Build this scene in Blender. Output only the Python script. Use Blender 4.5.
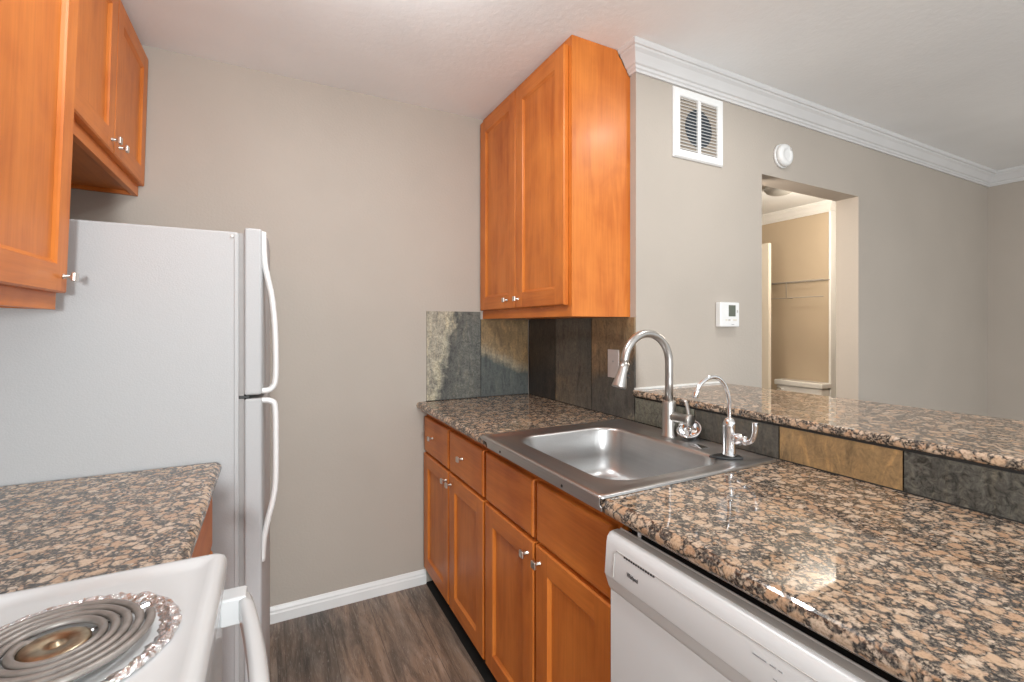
import bpy, bmesh, math, random
from mathutils import Vector, Matrix
from math import sin, cos, pi, radians

for o in list(bpy.data.objects):
    bpy.data.objects.remove(o, do_unlink=True)
SC = bpy.context.scene
COL = SC.collection

# ------------------------------------------------------------------ camera
cam_d = bpy.data.cameras.new('camera')
cam_d.sensor_width = 36.0
cam_d.lens = 36.0 * 466.14 / 1024.0
cam_d.shift_y = -15.4 / 1024.0
cam_d.clip_start = 0.02
cam = bpy.data.objects.new('camera', cam_d)
COL.objects.link(cam)
cam.location = (-1.2973, -2.2934, 1.2978)
cam.rotation_euler = (pi / 2, 0, -0.4775)
SC.camera = cam

# ------------------------------------------------------------------ world, lights, exposure
SC.view_settings.view_transform = 'Standard'
SC.view_settings.look = 'None'
SC.view_settings.exposure = -0.04
SC.view_settings.gamma = 1.0
SC.view_settings.use_curve_mapping = False
w = bpy.data.worlds.new('daylight')
SC.world = w
w.use_nodes = True
bg = w.node_tree.nodes['Background']
bg.inputs[0].default_value = (0.93, 0.975, 1.0, 1)
bg.inputs[1].default_value = 1.08


def lamp(name, loc, energy, color, radius, disk=False):
    d = bpy.data.lights.new(name, 'AREA' if disk else 'POINT')
    d.energy = energy
    d.color = color
    if disk:                      # recessed lamp: a round pane facing down
        d.shape = 'DISK'
        d.size = 2 * radius
    else:
        d.shadow_soft_size = radius
    o = bpy.data.objects.new(name, d)
    o.location = loc
    COL.objects.link(o)
    return o


lamp('kitchen_ceiling_lamp', (-1.03, -1.12, 2.385), 6.0, (0.97, 0.99, 1.0), 0.045, True)
lamp('kitchen_ceiling_fill', (-1.03, -1.12, 2.18), 7.5, (0.97, 0.99, 1.0), 0.04)  # second source for the same ceiling light, added to brighten the ceiling
lamp('living_ceiling_lamp', (0.36, -1.50, 2.375), 6, (1.0, 0.99, 0.97), 0.07, True)
lamp('rear_fill_lamp', (-1.2, -4.9, 1.36), 360, (0.95, 0.985, 1.0), 0.16)  # fill light added behind the camera; no real fixture hangs there
lamp('hall_wall_lamp', (2.40, -0.50, 2.10), 34, (1.0, 0.90, 0.76), 0.08)
lamp('hall_jamb_fill', (0.42, -0.50, 1.74), 34, (1.0, 0.90, 0.78), 0.10)  # unseen lamp added in the hall to brighten the door jamb and soffit

# ------------------------------------------------------------------ materials


def new_mat(name):
    m = bpy.data.materials.new(name)
    m.use_nodes = True
    nt = m.node_tree
    return m, nt, nt.nodes, nt.links, nt.nodes['Principled BSDF']


def coords(nt, scale=(1, 1, 1)):
    tc = nt.nodes.new('ShaderNodeTexCoord')
    mp = nt.nodes.new('ShaderNodeMapping')
    mp.inputs['Scale'].default_value = scale
    nt.links.new(tc.outputs['Object'], mp.inputs['Vector'])
    return mp.outputs['Vector']


def noise(nt, vec, scale, detail=3, rough=0.5, dist=0.0):
    n = nt.nodes.new('ShaderNodeTexNoise')
    n.inputs['Scale'].default_value = scale
    n.inputs['Detail'].default_value = detail
    n.inputs['Roughness'].default_value = rough
    n.inputs['Distortion'].default_value = dist
    nt.links.new(vec, n.inputs['Vector'])
    return n


def ramp(nt, fac, stops, interp='LINEAR'):
    r = nt.nodes.new('ShaderNodeValToRGB')
    r.color_ramp.interpolation = interp
    el = r.color_ramp.elements
    el[0].position, el[0].color = stops[0][0], (*stops[0][1], 1)
    el[1].position, el[1].color = stops[-1][0], (*stops[-1][1], 1)
    for p, c in stops[1:-1]:
        e = el.new(p)
        e.color = (*c, 1)
    nt.links.new(fac, r.inputs['Fac'])
    return r.outputs['Color']


def mix(nt, fac, a, b, mode='MIX'):
    m = nt.nodes.new('ShaderNodeMix')
    m.data_type = 'RGBA'
    m.blend_type = mode
    for sock, v in ((m.inputs[0], fac), (m.inputs[6], a), (m.inputs[7], b)):
        if isinstance(v, (int, float)):
            sock.default_value = v
        elif isinstance(v, tuple):
            sock.default_value = (*v, 1)
        else:
            nt.links.new(v, sock)
    return m.outputs[2]


def mth(nt, op, a, b=0.0, clamp=False):
    m = nt.nodes.new('ShaderNodeMath')
    m.operation = op
    m.use_clamp = clamp
    for i, v in enumerate((a, b)):
        if isinstance(v, (int, float)):
            m.inputs[i].default_value = v
        else:
            nt.links.new(v, m.inputs[i])
    return m.outputs[0]


def bump(nt, bsdf, h, strength, dist=0.01):
    b = nt.nodes.new('ShaderNodeBump')
    b.inputs['Strength'].default_value = strength
    b.inputs['Distance'].default_value = dist
    nt.links.new(h, b.inputs['Height'])
    nt.links.new(b.outputs['Normal'], bsdf.inputs['Normal'])


def plain(name, col, rough=0.5, metal=0.0, coat=0.0, nscale=40, var=0.03, bmp=0.0):
    m, nt, nd, lk, bs = new_mat(name)
    v = coords(nt)
    n = noise(nt, v, nscale, 2)
    c = ramp(nt, n.outputs['Fac'], [(0.3, tuple(x * (1 - var) for x in col)), (0.7, tuple(min(1, x * (1 + var)) for x in col))])
    lk.new(c, bs.inputs['Base Color'])
    bs.inputs['Roughness'].default_value = rough
    bs.inputs['Metallic'].default_value = metal
    bs.inputs['Coat Weight'].default_value = coat
    bs.inputs['Coat Roughness'].default_value = 0.1
    if bmp:
        bump(nt, bs, n.outputs['Fac'], bmp, 0.004)
    return m


def paint(name, col, scale, strength, rough=0.6, big=0.0):
    m, nt, nd, lk, bs = new_mat(name)
    v = coords(nt)
    n = noise(nt, v, scale, 4, 0.55, 0.4)
    n2 = noise(nt, v, 2.5, 2)
    c = ramp(nt, n2.outputs['Fac'], [(0.3, tuple(x * 0.97 for x in col)), (0.7, tuple(x * 1.03 for x in col))])
    lk.new(c, bs.inputs['Base Color'])
    bs.inputs['Roughness'].default_value = rough
    bs.inputs['Specular IOR Level'].default_value = 0.35
    bump(nt, bs, n.outputs['Fac'], strength, 0.006)
    return m


def wood(name, grain, light=(0.75, 0.243, 0.042), dark=(0.47, 0.108, 0.011)):
    m, nt, nd, lk, bs = new_mat(name)
    sc = [8.0, 8.0, 8.0]
    sc['xyz'.index(grain)] = 1.3
    v = coords(nt, tuple(sc))
    n = noise(nt, v, 1.6, 5, 0.55, 0.9)
    sc2 = [60.0, 60.0, 60.0]
    sc2['xyz'.index(grain)] = 2.0
    v2 = coords(nt, tuple(sc2))
    n2 = noise(nt, v2, 2.0, 3, 0.6)
    v3 = coords(nt)
    n3 = noise(nt, v3, 5.5, 3, 0.5, 0.5)
    f = mth(nt, 'ADD', mth(nt, 'MULTIPLY', n.outputs['Fac'], 0.55), mth(nt, 'MULTIPLY', n3.outputs['Fac'], 0.45))
    c = ramp(nt, f, [(0.30, dark), (0.52, tuple((a * .35 + b * .65) for a, b in zip(dark, light))), (0.72, light)])
    g = ramp(nt, n2.outputs['Fac'], [(0.35, (0.91, 0.88, 0.85)), (0.6, (1, 1, 1))])
    c = mix(nt, 1.0, c, g, 'MULTIPLY')
    lk.new(c, bs.inputs['Base Color'])
    bs.inputs['Roughness'].default_value = 0.42
    bs.inputs['Coat Weight'].default_value = 0.08
    bs.inputs['Specular IOR Level'].default_value = 0.4
    bs.inputs['Coat Roughness'].default_value = 0.22
    return m


def granite():
    m, nt, nd, lk, bs = new_mat('polished_granite')
    v = coords(nt)
    d = noise(nt, v, 60, 4, 0.6)
    off = nd.new('ShaderNodeVectorMath'); off.operation = 'SCALE'
    off.inputs['Scale'].default_value = 0.018
    sub = nd.new('ShaderNodeVectorMath'); sub.operation = 'SUBTRACT'
    sub.inputs[1].default_value = (0.5, 0.5, 0.5)
    lk.new(d.outputs['Color'], sub.inputs[0])
    lk.new(sub.outputs[0], off.inputs[0])
    add = nd.new('ShaderNodeVectorMath'); add.operation = 'ADD'
    lk.new(v, add.inputs[0]); lk.new(off.outputs[0], add.inputs[1])
    vec = add.outputs[0]

    def vor(scale, feat):
        t = nd.new('ShaderNodeTexVoronoi')
        t.feature = feat
        t.inputs['Scale'].default_value = scale
        lk.new(vec, t.inputs['Vector'])
        return t
    def blobs(scale, keep, e0, e1):
        f1 = vor(scale, 'F1'); ed = vor(scale, 'DISTANCE_TO_EDGE')
        sep = nd.new('ShaderNodeSeparateColor')
        lk.new(f1.outputs['Color'], sep.inputs[0])
        k = mth(nt, 'LESS_THAN', sep.outputs[0], keep)
        e = nd.new('ShaderNodeMapRange')
        e.inputs['From Min'].default_value = e0
        e.inputs['From Max'].default_value = e1
        lk.new(ed.outputs['Distance'], e.inputs['Value'])
        return mth(nt, 'MULTIPLY', k, e.outputs['Result']), sep.outputs[1]
    b1, r1 = blobs(46, 0.53, 0.055, 0.20)
    b2, r2 = blobs(105, 0.63, 0.05, 0.26)
    fine = noise(nt, v, 210, 3, 0.65)
    mid = noise(nt, v, 75, 3, 0.6)
    matrix = ramp(nt, fine.outputs['Fac'], [(0.36, (0.016, 0.015, 0.015)), (0.47, (0.075, 0.064, 0.056)), (0.55, (0.25, 0.195, 0.145)), (0.67, (0.50, 0.40, 0.30))])
    matrix = mix(nt, ramp(nt, mid.outputs['Fac'], [(0.42, (0, 0, 0)), (0.56, (0.7, 0.7, 0.7))]), matrix, (0.06, 0.055, 0.053))
    tan = ramp(nt, r1, [(0.0, (0.50, 0.31, 0.19)), (0.5, (0.60, 0.42, 0.28)), (1.0, (0.64, 0.50, 0.38))])
    tan2 = ramp(nt, r2, [(0.0, (0.44, 0.27, 0.16)), (0.5, (0.57, 0.40, 0.28)), (1.0, (0.60, 0.50, 0.40))])
    speck = ramp(nt, fine.outputs['Fac'], [(0.38, (0.62, 0.58, 0.55)), (0.52, (1, 1, 1))])
    c = mix(nt, b2, matrix, tan2)
    c = mix(nt, b1, c, tan)
    c = mix(nt, 0.8, c, mix(nt, 1.0, c, speck, 'MULTIPLY'))
    lk.new(c, bs.inputs['Base Color'])
    bs.inputs['Roughness'].default_value = 0.028
    bs.inputs['Specular IOR Level'].default_value = 0.62
    return m


def slate(name, direction, offset, amp, stops, nscale=14, fleck=0.35):
    """natural stone: a colour ramp across one direction of the tile, broken up by noise"""
    m, nt, nd, lk, bs = new_mat(name)
    v = coords(nt)
    dot = nd.new('ShaderNodeVectorMath'); dot.operation = 'DOT_PRODUCT'
    lk.new(v, dot.inputs[0]); dot.inputs[1].default_value = direction
    n = noise(nt, v, nscale, 6, 0.62, 0.8)
    f = mth(nt, 'ADD', mth(nt, 'ADD', dot.outputs['Value'], offset), mth(nt, 'MULTIPLY', mth(nt, 'SUBTRACT', n.outputs['Fac'], 0.5), amp))
    c = ramp(nt, f, stops)
    n2 = noise(nt, v, 48, 7, 0.72, 1.6)
    k = ramp(nt, n2.outputs['Fac'], [(0.36, (1 - fleck,) * 3), (0.5, (1, 1, 1)), (0.66, (1 + fleck,) * 3)])
    c = mix(nt, 1.0, c, k, 'MULTIPLY')
    mp = nd.new('ShaderNodeMapping')
    mp.inputs['Rotation'].default_value = (0.5, 0.45, 0.3)
    mp.inputs['Scale'].default_value = (26, 26, 7)
    lk.new(v, mp.inputs['Vector'])
    n3 = noise(nt, mp.outputs['Vector'], 1.0, 6, 0.7, 1.6)
    k3 = ramp(nt, n3.outputs['Fac'], [(0.34, (0.50, 0.50, 0.52)), (0.47, (0.92, 0.92, 0.92)), (0.56, (1.05, 1.03, 1.0)), (0.68, (1.55, 1.42, 1.22))])
    c = mix(nt, 0.85, c, mix(nt, 1.0, c, k3, 'MULTIPLY'))
    lk.new(c, bs.inputs['Base Color'])
    bs.inputs['Roughness'].default_value = 0.42
    bump(nt, bs, n2.outputs['Fac'], 0.35, 0.004)
    return m


def plank_floor():
    m, nt, nd, lk, bs = new_mat('vinyl_plank_floor')
    tc = nd.new('ShaderNodeTexCoord')
    mp = nd.new('ShaderNodeMapping')
    mp.inputs['Rotation'].default_value = (0, 0, pi / 2)
    lk.new(tc.outputs['Object'], mp.inputs['Vector'])
    br = nd.new('ShaderNodeTexBrick')
    br.inputs['Scale'].default_value = 1.0
    br.inputs['Brick Width'].default_value = 1.22
    br.inputs['Row Height'].default_value = 0.178
    br.inputs['Mortar Size'].default_value = 0.0012
    br.offset = 0.37
    br.inputs['Color1'].default_value = (0.0, 0.0, 0.0, 1)
    br.inputs['Color2'].default_value = (1, 1, 1, 1)
    br.inputs['Mortar'].default_value = (0.3, 0.3, 0.3, 1)
    lk.new(mp.outputs['Vector'], br.inputs['Vector'])
    v = coords(nt, (14, 1.6, 1))
    n = noise(nt, v, 1.6, 6, 0.62, 0.8)
    v2 = coords(nt, (70, 6, 1))
    n2 = noise(nt, v2, 1.8, 6, 0.7, 2.2)
    v3 = coords(nt, (3.2, 1.2, 1))
    n3 = noise(nt, v3, 1.5, 3)
    base = ramp(nt, n.outputs['Fac'], [(0.28, (0.085, 0.066, 0.054)), (0.44, (0.165, 0.130, 0.104)), (0.58, (0.285, 0.222, 0.176)), (0.72, (0.40, 0.335, 0.285))])
    grey = ramp(nt, n3.outputs['Fac'], [(0.35, (0.70, 0.74, 0.78)), (0.62, (1.15, 1.0, 0.88))])
    c = mix(nt, 1.0, base, grey, 'MULTIPLY')
    sc = ramp(nt, n2.outputs['Fac'], [(0.55, (0, 0, 0)), (0.64, (0.7, 0.7, 0.7))])
    c = mix(nt, sc, c, (0.36, 0.315, 0.275))
    sc2 = ramp(nt, n2.outputs['Fac'], [(0.34, (0.6, 0.6, 0.6)), (0.43, (0, 0, 0))])
    c = mix(nt, sc2, c, (0.035, 0.026, 0.022))
    row = ramp(nt, br.outputs['Color'], [(0.0, (0.86, 0.86, 0.86)), (1.0, (1.14, 1.12, 1.1))])
    c = mix(nt, 1.0, c, row, 'MULTIPLY')
    c = mix(nt, mth(nt, 'MULTIPLY', br.outputs['Fac'], 0.6), c, (0.03, 0.024, 0.02))
    lk.new(c, bs.inputs['Base Color'])
    bs.inputs['Roughness'].default_value = 0.42
    bump(nt, bs, n2.outputs['Fac'], 0.12, 0.003)
    return m


def brushed(name, col, rough, axis='y', bmp=0.05):
    m, nt, nd, lk, bs = new_mat(name)
    sc = [220.0, 220.0, 220.0]
    sc['xyz'.index(axis)] = 4.0
    v = coords(nt, tuple(sc))
    n = noise(nt, v, 1.0, 3)
    c = ramp(nt, n.outputs['Fac'], [(0.3, tuple(x * 0.93 for x in col)), (0.7, col)])
    lk.new(c, bs.inputs['Base Color'])
    bs.inputs['Metallic'].default_value = 1.0
    bs.inputs['Roughness'].default_value = rough
    bump(nt, bs, n.outputs['Fac'], bmp, 0.002)
    return m


def foil():
    m, nt, nd, lk, bs = new_mat('crumpled_foil')
    v = coords(nt)
    t = nd.new('ShaderNodeTexVoronoi')
    t.inputs['Scale'].default_value = 95
    n = noise(nt, v, 130, 4, 0.6, 1.5)
    lk.new(v, t.inputs['Vector'])
    h = mth(nt, 'ADD', t.outputs['Distance'], n.outputs['Fac'])
    bs.inputs['Base Color'].default_value = (0.86, 0.86, 0.87, 1)
    bs.inputs['Metallic'].default_value = 1.0
    bs.inputs['Roughness'].default_value = 0.09
    bump(nt, bs, h, 0.5, 0.006)
    return m


M = {}
M['wall'] = paint('wall_paint', (0.455, 0.405, 0.352), 95, 0.16)
M['hall_wall'] = paint('hall_paint', (0.50, 0.405, 0.295), 95, 0.10)
M['ceiling'] = paint('ceiling_paint', (0.89, 0.905, 0.91), 42, 0.25, 0.8)
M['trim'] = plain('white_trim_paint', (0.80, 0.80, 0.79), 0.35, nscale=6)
M['wood_z'] = wood('maple_upright_grain', 'z')
M['wood_y'] = wood('maple_level_grain', 'y')
M['wood_x'] = wood('maple_cross_grain', 'x')
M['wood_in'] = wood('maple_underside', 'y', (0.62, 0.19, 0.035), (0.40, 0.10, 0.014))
M['granite'] = granite()
M['floor'] = plank_floor()
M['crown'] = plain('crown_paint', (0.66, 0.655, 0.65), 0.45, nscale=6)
M['white'] = plain('white_enamel', (0.66, 0.67, 0.675), 0.22, coat=0.3, nscale=3, var=0.01)
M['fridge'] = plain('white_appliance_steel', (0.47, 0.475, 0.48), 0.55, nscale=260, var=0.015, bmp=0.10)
M['white_plastic'] = plain('white_plastic', (0.78, 0.78, 0.77), 0.35, nscale=5, var=0.01)
M['cream_plastic'] = plain('cream_plastic', (0.70, 0.66, 0.58), 0.4, nscale=5, var=0.02)
M['gasket'] = plain('grey_rubber', (0.36, 0.34, 0.33), 0.7)
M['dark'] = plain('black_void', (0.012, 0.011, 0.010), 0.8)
M['black'] = plain('black_rubber', (0.02, 0.02, 0.02), 0.5)
M['steel'] = brushed('brushed_stainless', (0.56, 0.555, 0.55), 0.36, 'y')
M['nickel'] = brushed('brushed_nickel', (0.56, 0.535, 0.51), 0.34, 'z', 0.03)
M['knob'] = plain('satin_nickel', (0.72, 0.68, 0.63), 0.28, 1.0)
M['chrome'] = plain('chrome', (0.86, 0.86, 0.87), 0.05, 1.0)
M['foil'] = foil()
M['coil'] = plain('oxidised_heating_coil', (0.29, 0.265, 0.245), 0.48, 0.5, nscale=60, var=0.15)
M['brass'] = plain('heat_tinted_medallion', (0.40, 0.33, 0.23), 0.38, 1.0, nscale=60, var=0.35)
M['pan'] = plain('gold_reflection_drip_pan', (0.26, 0.16, 0.065), 0.26, 1.0, nscale=45, var=0.5, bmp=0.4)  # dark gold reflection in the pan is put into its base colour
M['grey_plastic'] = plain('grey_plastic', (0.30, 0.285, 0.27), 0.45)
M['dw_band'] = plain('warm_grey_plastic', (0.52, 0.49, 0.46), 0.4, nscale=5, var=0.01)
M['dw_recess'] = plain('recess_plastic', (0.72, 0.71, 0.70), 0.4, nscale=5, var=0.01)
M['wire'] = plain('grey_wire', (0.30, 0.27, 0.23), 0.5)
M['dw_white'] = plain('white_dishwasher_enamel', (0.80, 0.80, 0.80), 0.28, nscale=3, var=0.01)
M['print'] = plain('dark_print', (0.05, 0.05, 0.055), 0.5)
M['lightprint'] = plain('grey_print', (0.38, 0.38, 0.39), 0.5)
M['lcd'] = plain('lcd_glass', (0.105, 0.115, 0.085), 0.15)
M['outlet'] = plain('pale_pink_cover', (0.62, 0.55, 0.52), 0.4)
M['porcelain'] = plain('porcelain', (0.80, 0.79, 0.77), 0.12, coat=0.4, nscale=4, var=0.01)
M['dome'] = plain('frosted_glass', (0.30, 0.29, 0.27), 0.35)
M['duct'] = plain('duct_metal', (0.06, 0.07, 0.085), 0.5, 0.2)
M['duct_box'] = plain('duct_board', (0.40, 0.34, 0.28), 0.7)
M['caulk'] = plain('white_caulk', (0.80, 0.79, 0.76), 0.5)
M['door'] = plain('cream_door_paint', (0.74, 0.68, 0.58), 0.4, nscale=4)
M['grout'] = plain('dark_grout', (0.03, 0.028, 0.026), 0.8)
M['edge_strip'] = plain('counter_edge_strip', (0.55, 0.50, 0.45), 0.35, 0.6)

S1 = slate('grey_slate_with_cream_band', (3.39, 0, -0.75), 2.00, 0.55,
           [(0.0, (0.34, 0.31, 0.24)), (0.06, (0.44, 0.40, 0.29)), (0.13, (0.27, 0.255, 0.20)), (0.20, (0.085, 0.085, 0.075)), (0.55, (0.135, 0.135, 0.118)), (0.95, (0.105, 0.107, 0.097))], 9, 0.5)
S2 = slate('ochre_over_blue_grey_slate', (0.9, 0, 2.2), 0.44, 0.22,
           [(0.0, (0.095, 0.103, 0.098)), (0.64, (0.092, 0.102, 0.096)), (0.72, (0.31, 0.26, 0.18)), (0.82, (0.27, 0.185, 0.095)), (1.0, (0.23, 0.15, 0.07))], 10, 0.25)
S3 = slate('dark_brown_slate', (0, 0, 1), 0.2, 0.6,
           [(0.0, (0.035, 0.030, 0.026)), (0.6, (0.065, 0.052, 0.041)), (1.0, (0.09, 0.07, 0.05))], 16, 0.3)
S4 = slate('brown_grey_slate', (0, 1.2, -0.8), 1.05, 1.2,
           [(0.0, (0.10, 0.095, 0.08)), (0.5, (0.15, 0.13, 0.105)), (0.8, (0.20, 0.16, 0.11)), (1.0, (0.24, 0.18, 0.11))], 9, 0.3)
S5 = slate('rust_over_charcoal_slate', (0, 1.0, 2.4), 0.88, 0.35,
           [(0.0, (0.42, 0.36, 0.26)), (0.06, (0.16, 0.15, 0.13)), (0.14, (0.10, 0.094, 0.084)), (0.55, (0.11, 0.10, 0.085)), (0.68, (0.25, 0.17, 0.10)), (1.0, (0.27, 0.175, 0.09))], 9, 0.25)  # pale first stop paints the lit patch low at the tile's right end
H1 = slate('grey_green_slate', (0, 1, 1), 1.6, 1.2,
           [(0.0, (0.095, 0.095, 0.08)), (0.5, (0.125, 0.128, 0.108)), (1.0, (0.18, 0.18, 0.145))], 16, 0.45)
H2 = slate('dark_green_slate', (0, 1, 1), 1.8, 1.0,
           [(0.0, (0.055, 0.06, 0.048)), (0.6, (0.085, 0.09, 0.07)), (1.0, (0.10, 0.09, 0.075))], 12, 0.3)
H3 = slate('ochre_slate', (0, 1.5, 2.0), 2.5, 1.4,
           [(0.0, (0.40, 0.25, 0.115)), (0.25, (0.40, 0.29, 0.16)), (0.5, (0.34, 0.29, 0.20)), (0.75, (0.44, 0.30, 0.15)), (1.0, (0.30, 0.19, 0.09))], 14, 0.2)
H4 = slate('flecked_charcoal_slate', (0, 1, 1), 2.2, 0.8,
           [(0.0, (0.058, 0.057, 0.047)), (1.0, (0.09, 0.086, 0.073))], 30, 0.75)

# ------------------------------------------------------------------ mesh helpers
ORG = {}


def tag(o, label=None, cat=None, group=None, kind=None):
    if label: o['label'] = label
    if cat: o['category'] = cat
    if group: o['group'] = group
    if kind: o['kind'] = kind
    return o


def thing(name, loc, label, cat, group=None):
    e = bpy.data.objects.new(name, None)
    e.empty_display_size = 0.05
    e.location = loc
    COL.objects.link(e)
    ORG[e.name] = Vector(loc)
    return tag(e, label, cat, group)


def obj(name, bm, mats, parent=None, smooth=False, bevel=0.0, seg=2, origin=None, label=None, angle=35):
    """link one mesh; vertices are given in room coordinates"""
    if parent is not None:
        org = ORG[parent.name]
    else:
        org = Vector(origin) if origin else Vector((0, 0, 0))
    bmesh.ops.recalc_face_normals(bm, faces=bm.faces[:])
    bmesh.ops.translate(bm, vec=-org, verts=bm.verts[:])
    me = bpy.data.meshes.new(name)
    bm.to_mesh(me)
    bm.free()
    for m in (mats if isinstance(mats, (list, tuple)) else [mats]):
        me.materials.append(m)
    o = bpy.data.objects.new(name, me)
    COL.objects.link(o)
    if parent is not None:
        o.parent = parent
    else:
        o.location = org
    ORG[o.name] = org
    if smooth:
        for p in me.polygons:
            p.use_smooth = True
    if bevel:
        b = o.modifiers.new('bevel', 'BEVEL')
        b.width = bevel
        b.segments = seg
        b.limit_method = 'ANGLE'
        b.angle_limit = radians(angle)
        for p in me.polygons:
            p.use_smooth = True
        b.harden_normals = True
    if label:
        o['label'] = label
    return o


def box(bm, x0, x1, y0, y1, z0, z1, mi=0):
    v = [bm.verts.new(p) for p in ((x0, y0, z0), (x1, y0, z0), (x1, y1, z0), (x0, y1, z0), (x0, y0, z1), (x1, y0, z1), (x1, y1, z1), (x0, y1, z1))]
    for f in ((0, 3, 2, 1), (4, 5, 6, 7), (0, 1, 5, 4), (1, 2, 6, 5), (2, 3, 7, 6), (3, 0, 4, 7)):
        bm.faces.new([v[i] for i in f]).material_index = mi
    return v


def B(*a):
    bm = bmesh.new()
    for t in a:
        box(bm, *t)
    return bm


def prism(pts, axis, a0, a1, bm=None, mi=0):
    """closed 2-D outline pushed along an axis: 'x' -> (y,z), 'y' -> (x,z), 'z' -> (x,y)"""
    bm = bm or bmesh.new()

    def P(p, a):
        return {'x': (a, p[0], p[1]), 'y': (p[0], a, p[1]), 'z': (p[0], p[1], a)}[axis]
    A = [bm.verts.new(P(p, a0)) for p in pts]
    C = [bm.verts.new(P(p, a1)) for p in pts]
    n = len(pts)
    bm.faces.new(A).material_index = mi
    bm.faces.new(C[::-1]).material_index = mi
    for i in range(n):
        bm.faces.new((A[i], A[(i + 1) % n], C[(i + 1) % n], C[i])).material_index = mi
    return bm


def tube(pts, radii, seg=14, bm=None, flat=None, cap=True):
    """round bar through points; flat=(vector, factor) squashes it along a direction"""
    bm = bm or bmesh.new()
    P = [Vector(p) for p in pts]
    if isinstance(radii, (int, float)):
        radii = [radii] * len(P)
    rings = []
    up = None
    for i, p in enumerate(P):
        t = (P[min(i + 1, len(P) - 1)] - P[max(i - 1, 0)]).normalized()
        if up is None:
            a = Vector((0, 0, 1)) if abs(t.z) < 0.9 else Vector((0, 1, 0))
            up = (a - t * a.dot(t)).normalized()
        else:
            up = (up - t * up.dot(t)).normalized()
        sd = t.cross(up)
        ring = []
        for k in range(seg):
            d = up * cos(2 * pi * k / seg) + sd * sin(2 * pi * k / seg)
            d *= radii[i]
            if flat:
                ax = Vector(flat[0])
                d += ax * (d.dot(ax)) * (flat[1] - 1)
            ring.append(bm.verts.new(p + d))
        rings.append(ring)
    for r0, r1 in zip(rings, rings[1:]):
        for k in range(seg):
            bm.faces.new((r0[k], r0[(k + 1) % seg], r1[(k + 1) % seg], r1[k]))
    if cap:
        bm.faces.new(rings[0][::-1])
        bm.faces.new(rings[-1])
    return bm


def lathe(profile, origin, axis=(0, 0, 1), seg=40, bm=None, closed=False):
    """profile of (radius, height) turned about an axis through origin"""
    bm = bm or bmesh.new()
    ax = Vector(axis).normalized()
    a = Vector((1, 0, 0)) if abs(ax.x) < 0.9 else Vector((0, 1, 0))
    u = (a - ax * a.dot(ax)).normalized()
    v = ax.cross(u)
    o = Vector(origin)
    rings = []
    for r, h in profile:
        if r < 1e-6:
            rings.append([bm.verts.new(o + ax * h)])
        else:
            rings.append([bm.verts.new(o + ax * h + (u * cos(2 * pi * k / seg) + v * sin(2 * pi * k / seg)) * r) for k in range(seg)])
    pairs = list(zip(rings, rings[1:]))
    if closed:
        pairs.append((rings[-1], rings[0]))
    for r0, r1 in pairs:
        for k in range(seg):
            k2 = (k + 1) % seg
            if len(r0) == 1 and len(r1) == 1:
                continue
            if len(r0) == 1:
                bm.faces.new((r0[0], r1[k2], r1[k]))
            elif len(r1) == 1:
                bm.faces.new((r0[k], r0[k2], r1[0]))
            else:
                bm.faces.new((r0[k], r0[k2], r1[k2], r1[k]))
    if not closed:
        for r in (rings[0], rings[-1]):
            if len(r) > 2:
                bm.faces.new(r)
    return bm


def smooth_pts(pts, n=6):
    """Catmull-Rom through the points"""
    P = [Vector(p) for p in pts]
    P = [P[0] * 2 - P[1]] + P + [P[-1] * 2 - P[-2]]
    out = []
    for i in range(1, len(P) - 2):
        for k in range(n):
            t = k / n
            a, b, c, d = P[i - 1], P[i], P[i + 1], P[i + 2]
            out.append(0.5 * ((2 * b) + (c - a) * t + (2 * a - 5 * b + 4 * c - d) * t * t + (3 * b - a - 3 * c + d) * t ** 3))
    out.append(P[-2])
    return out


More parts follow.
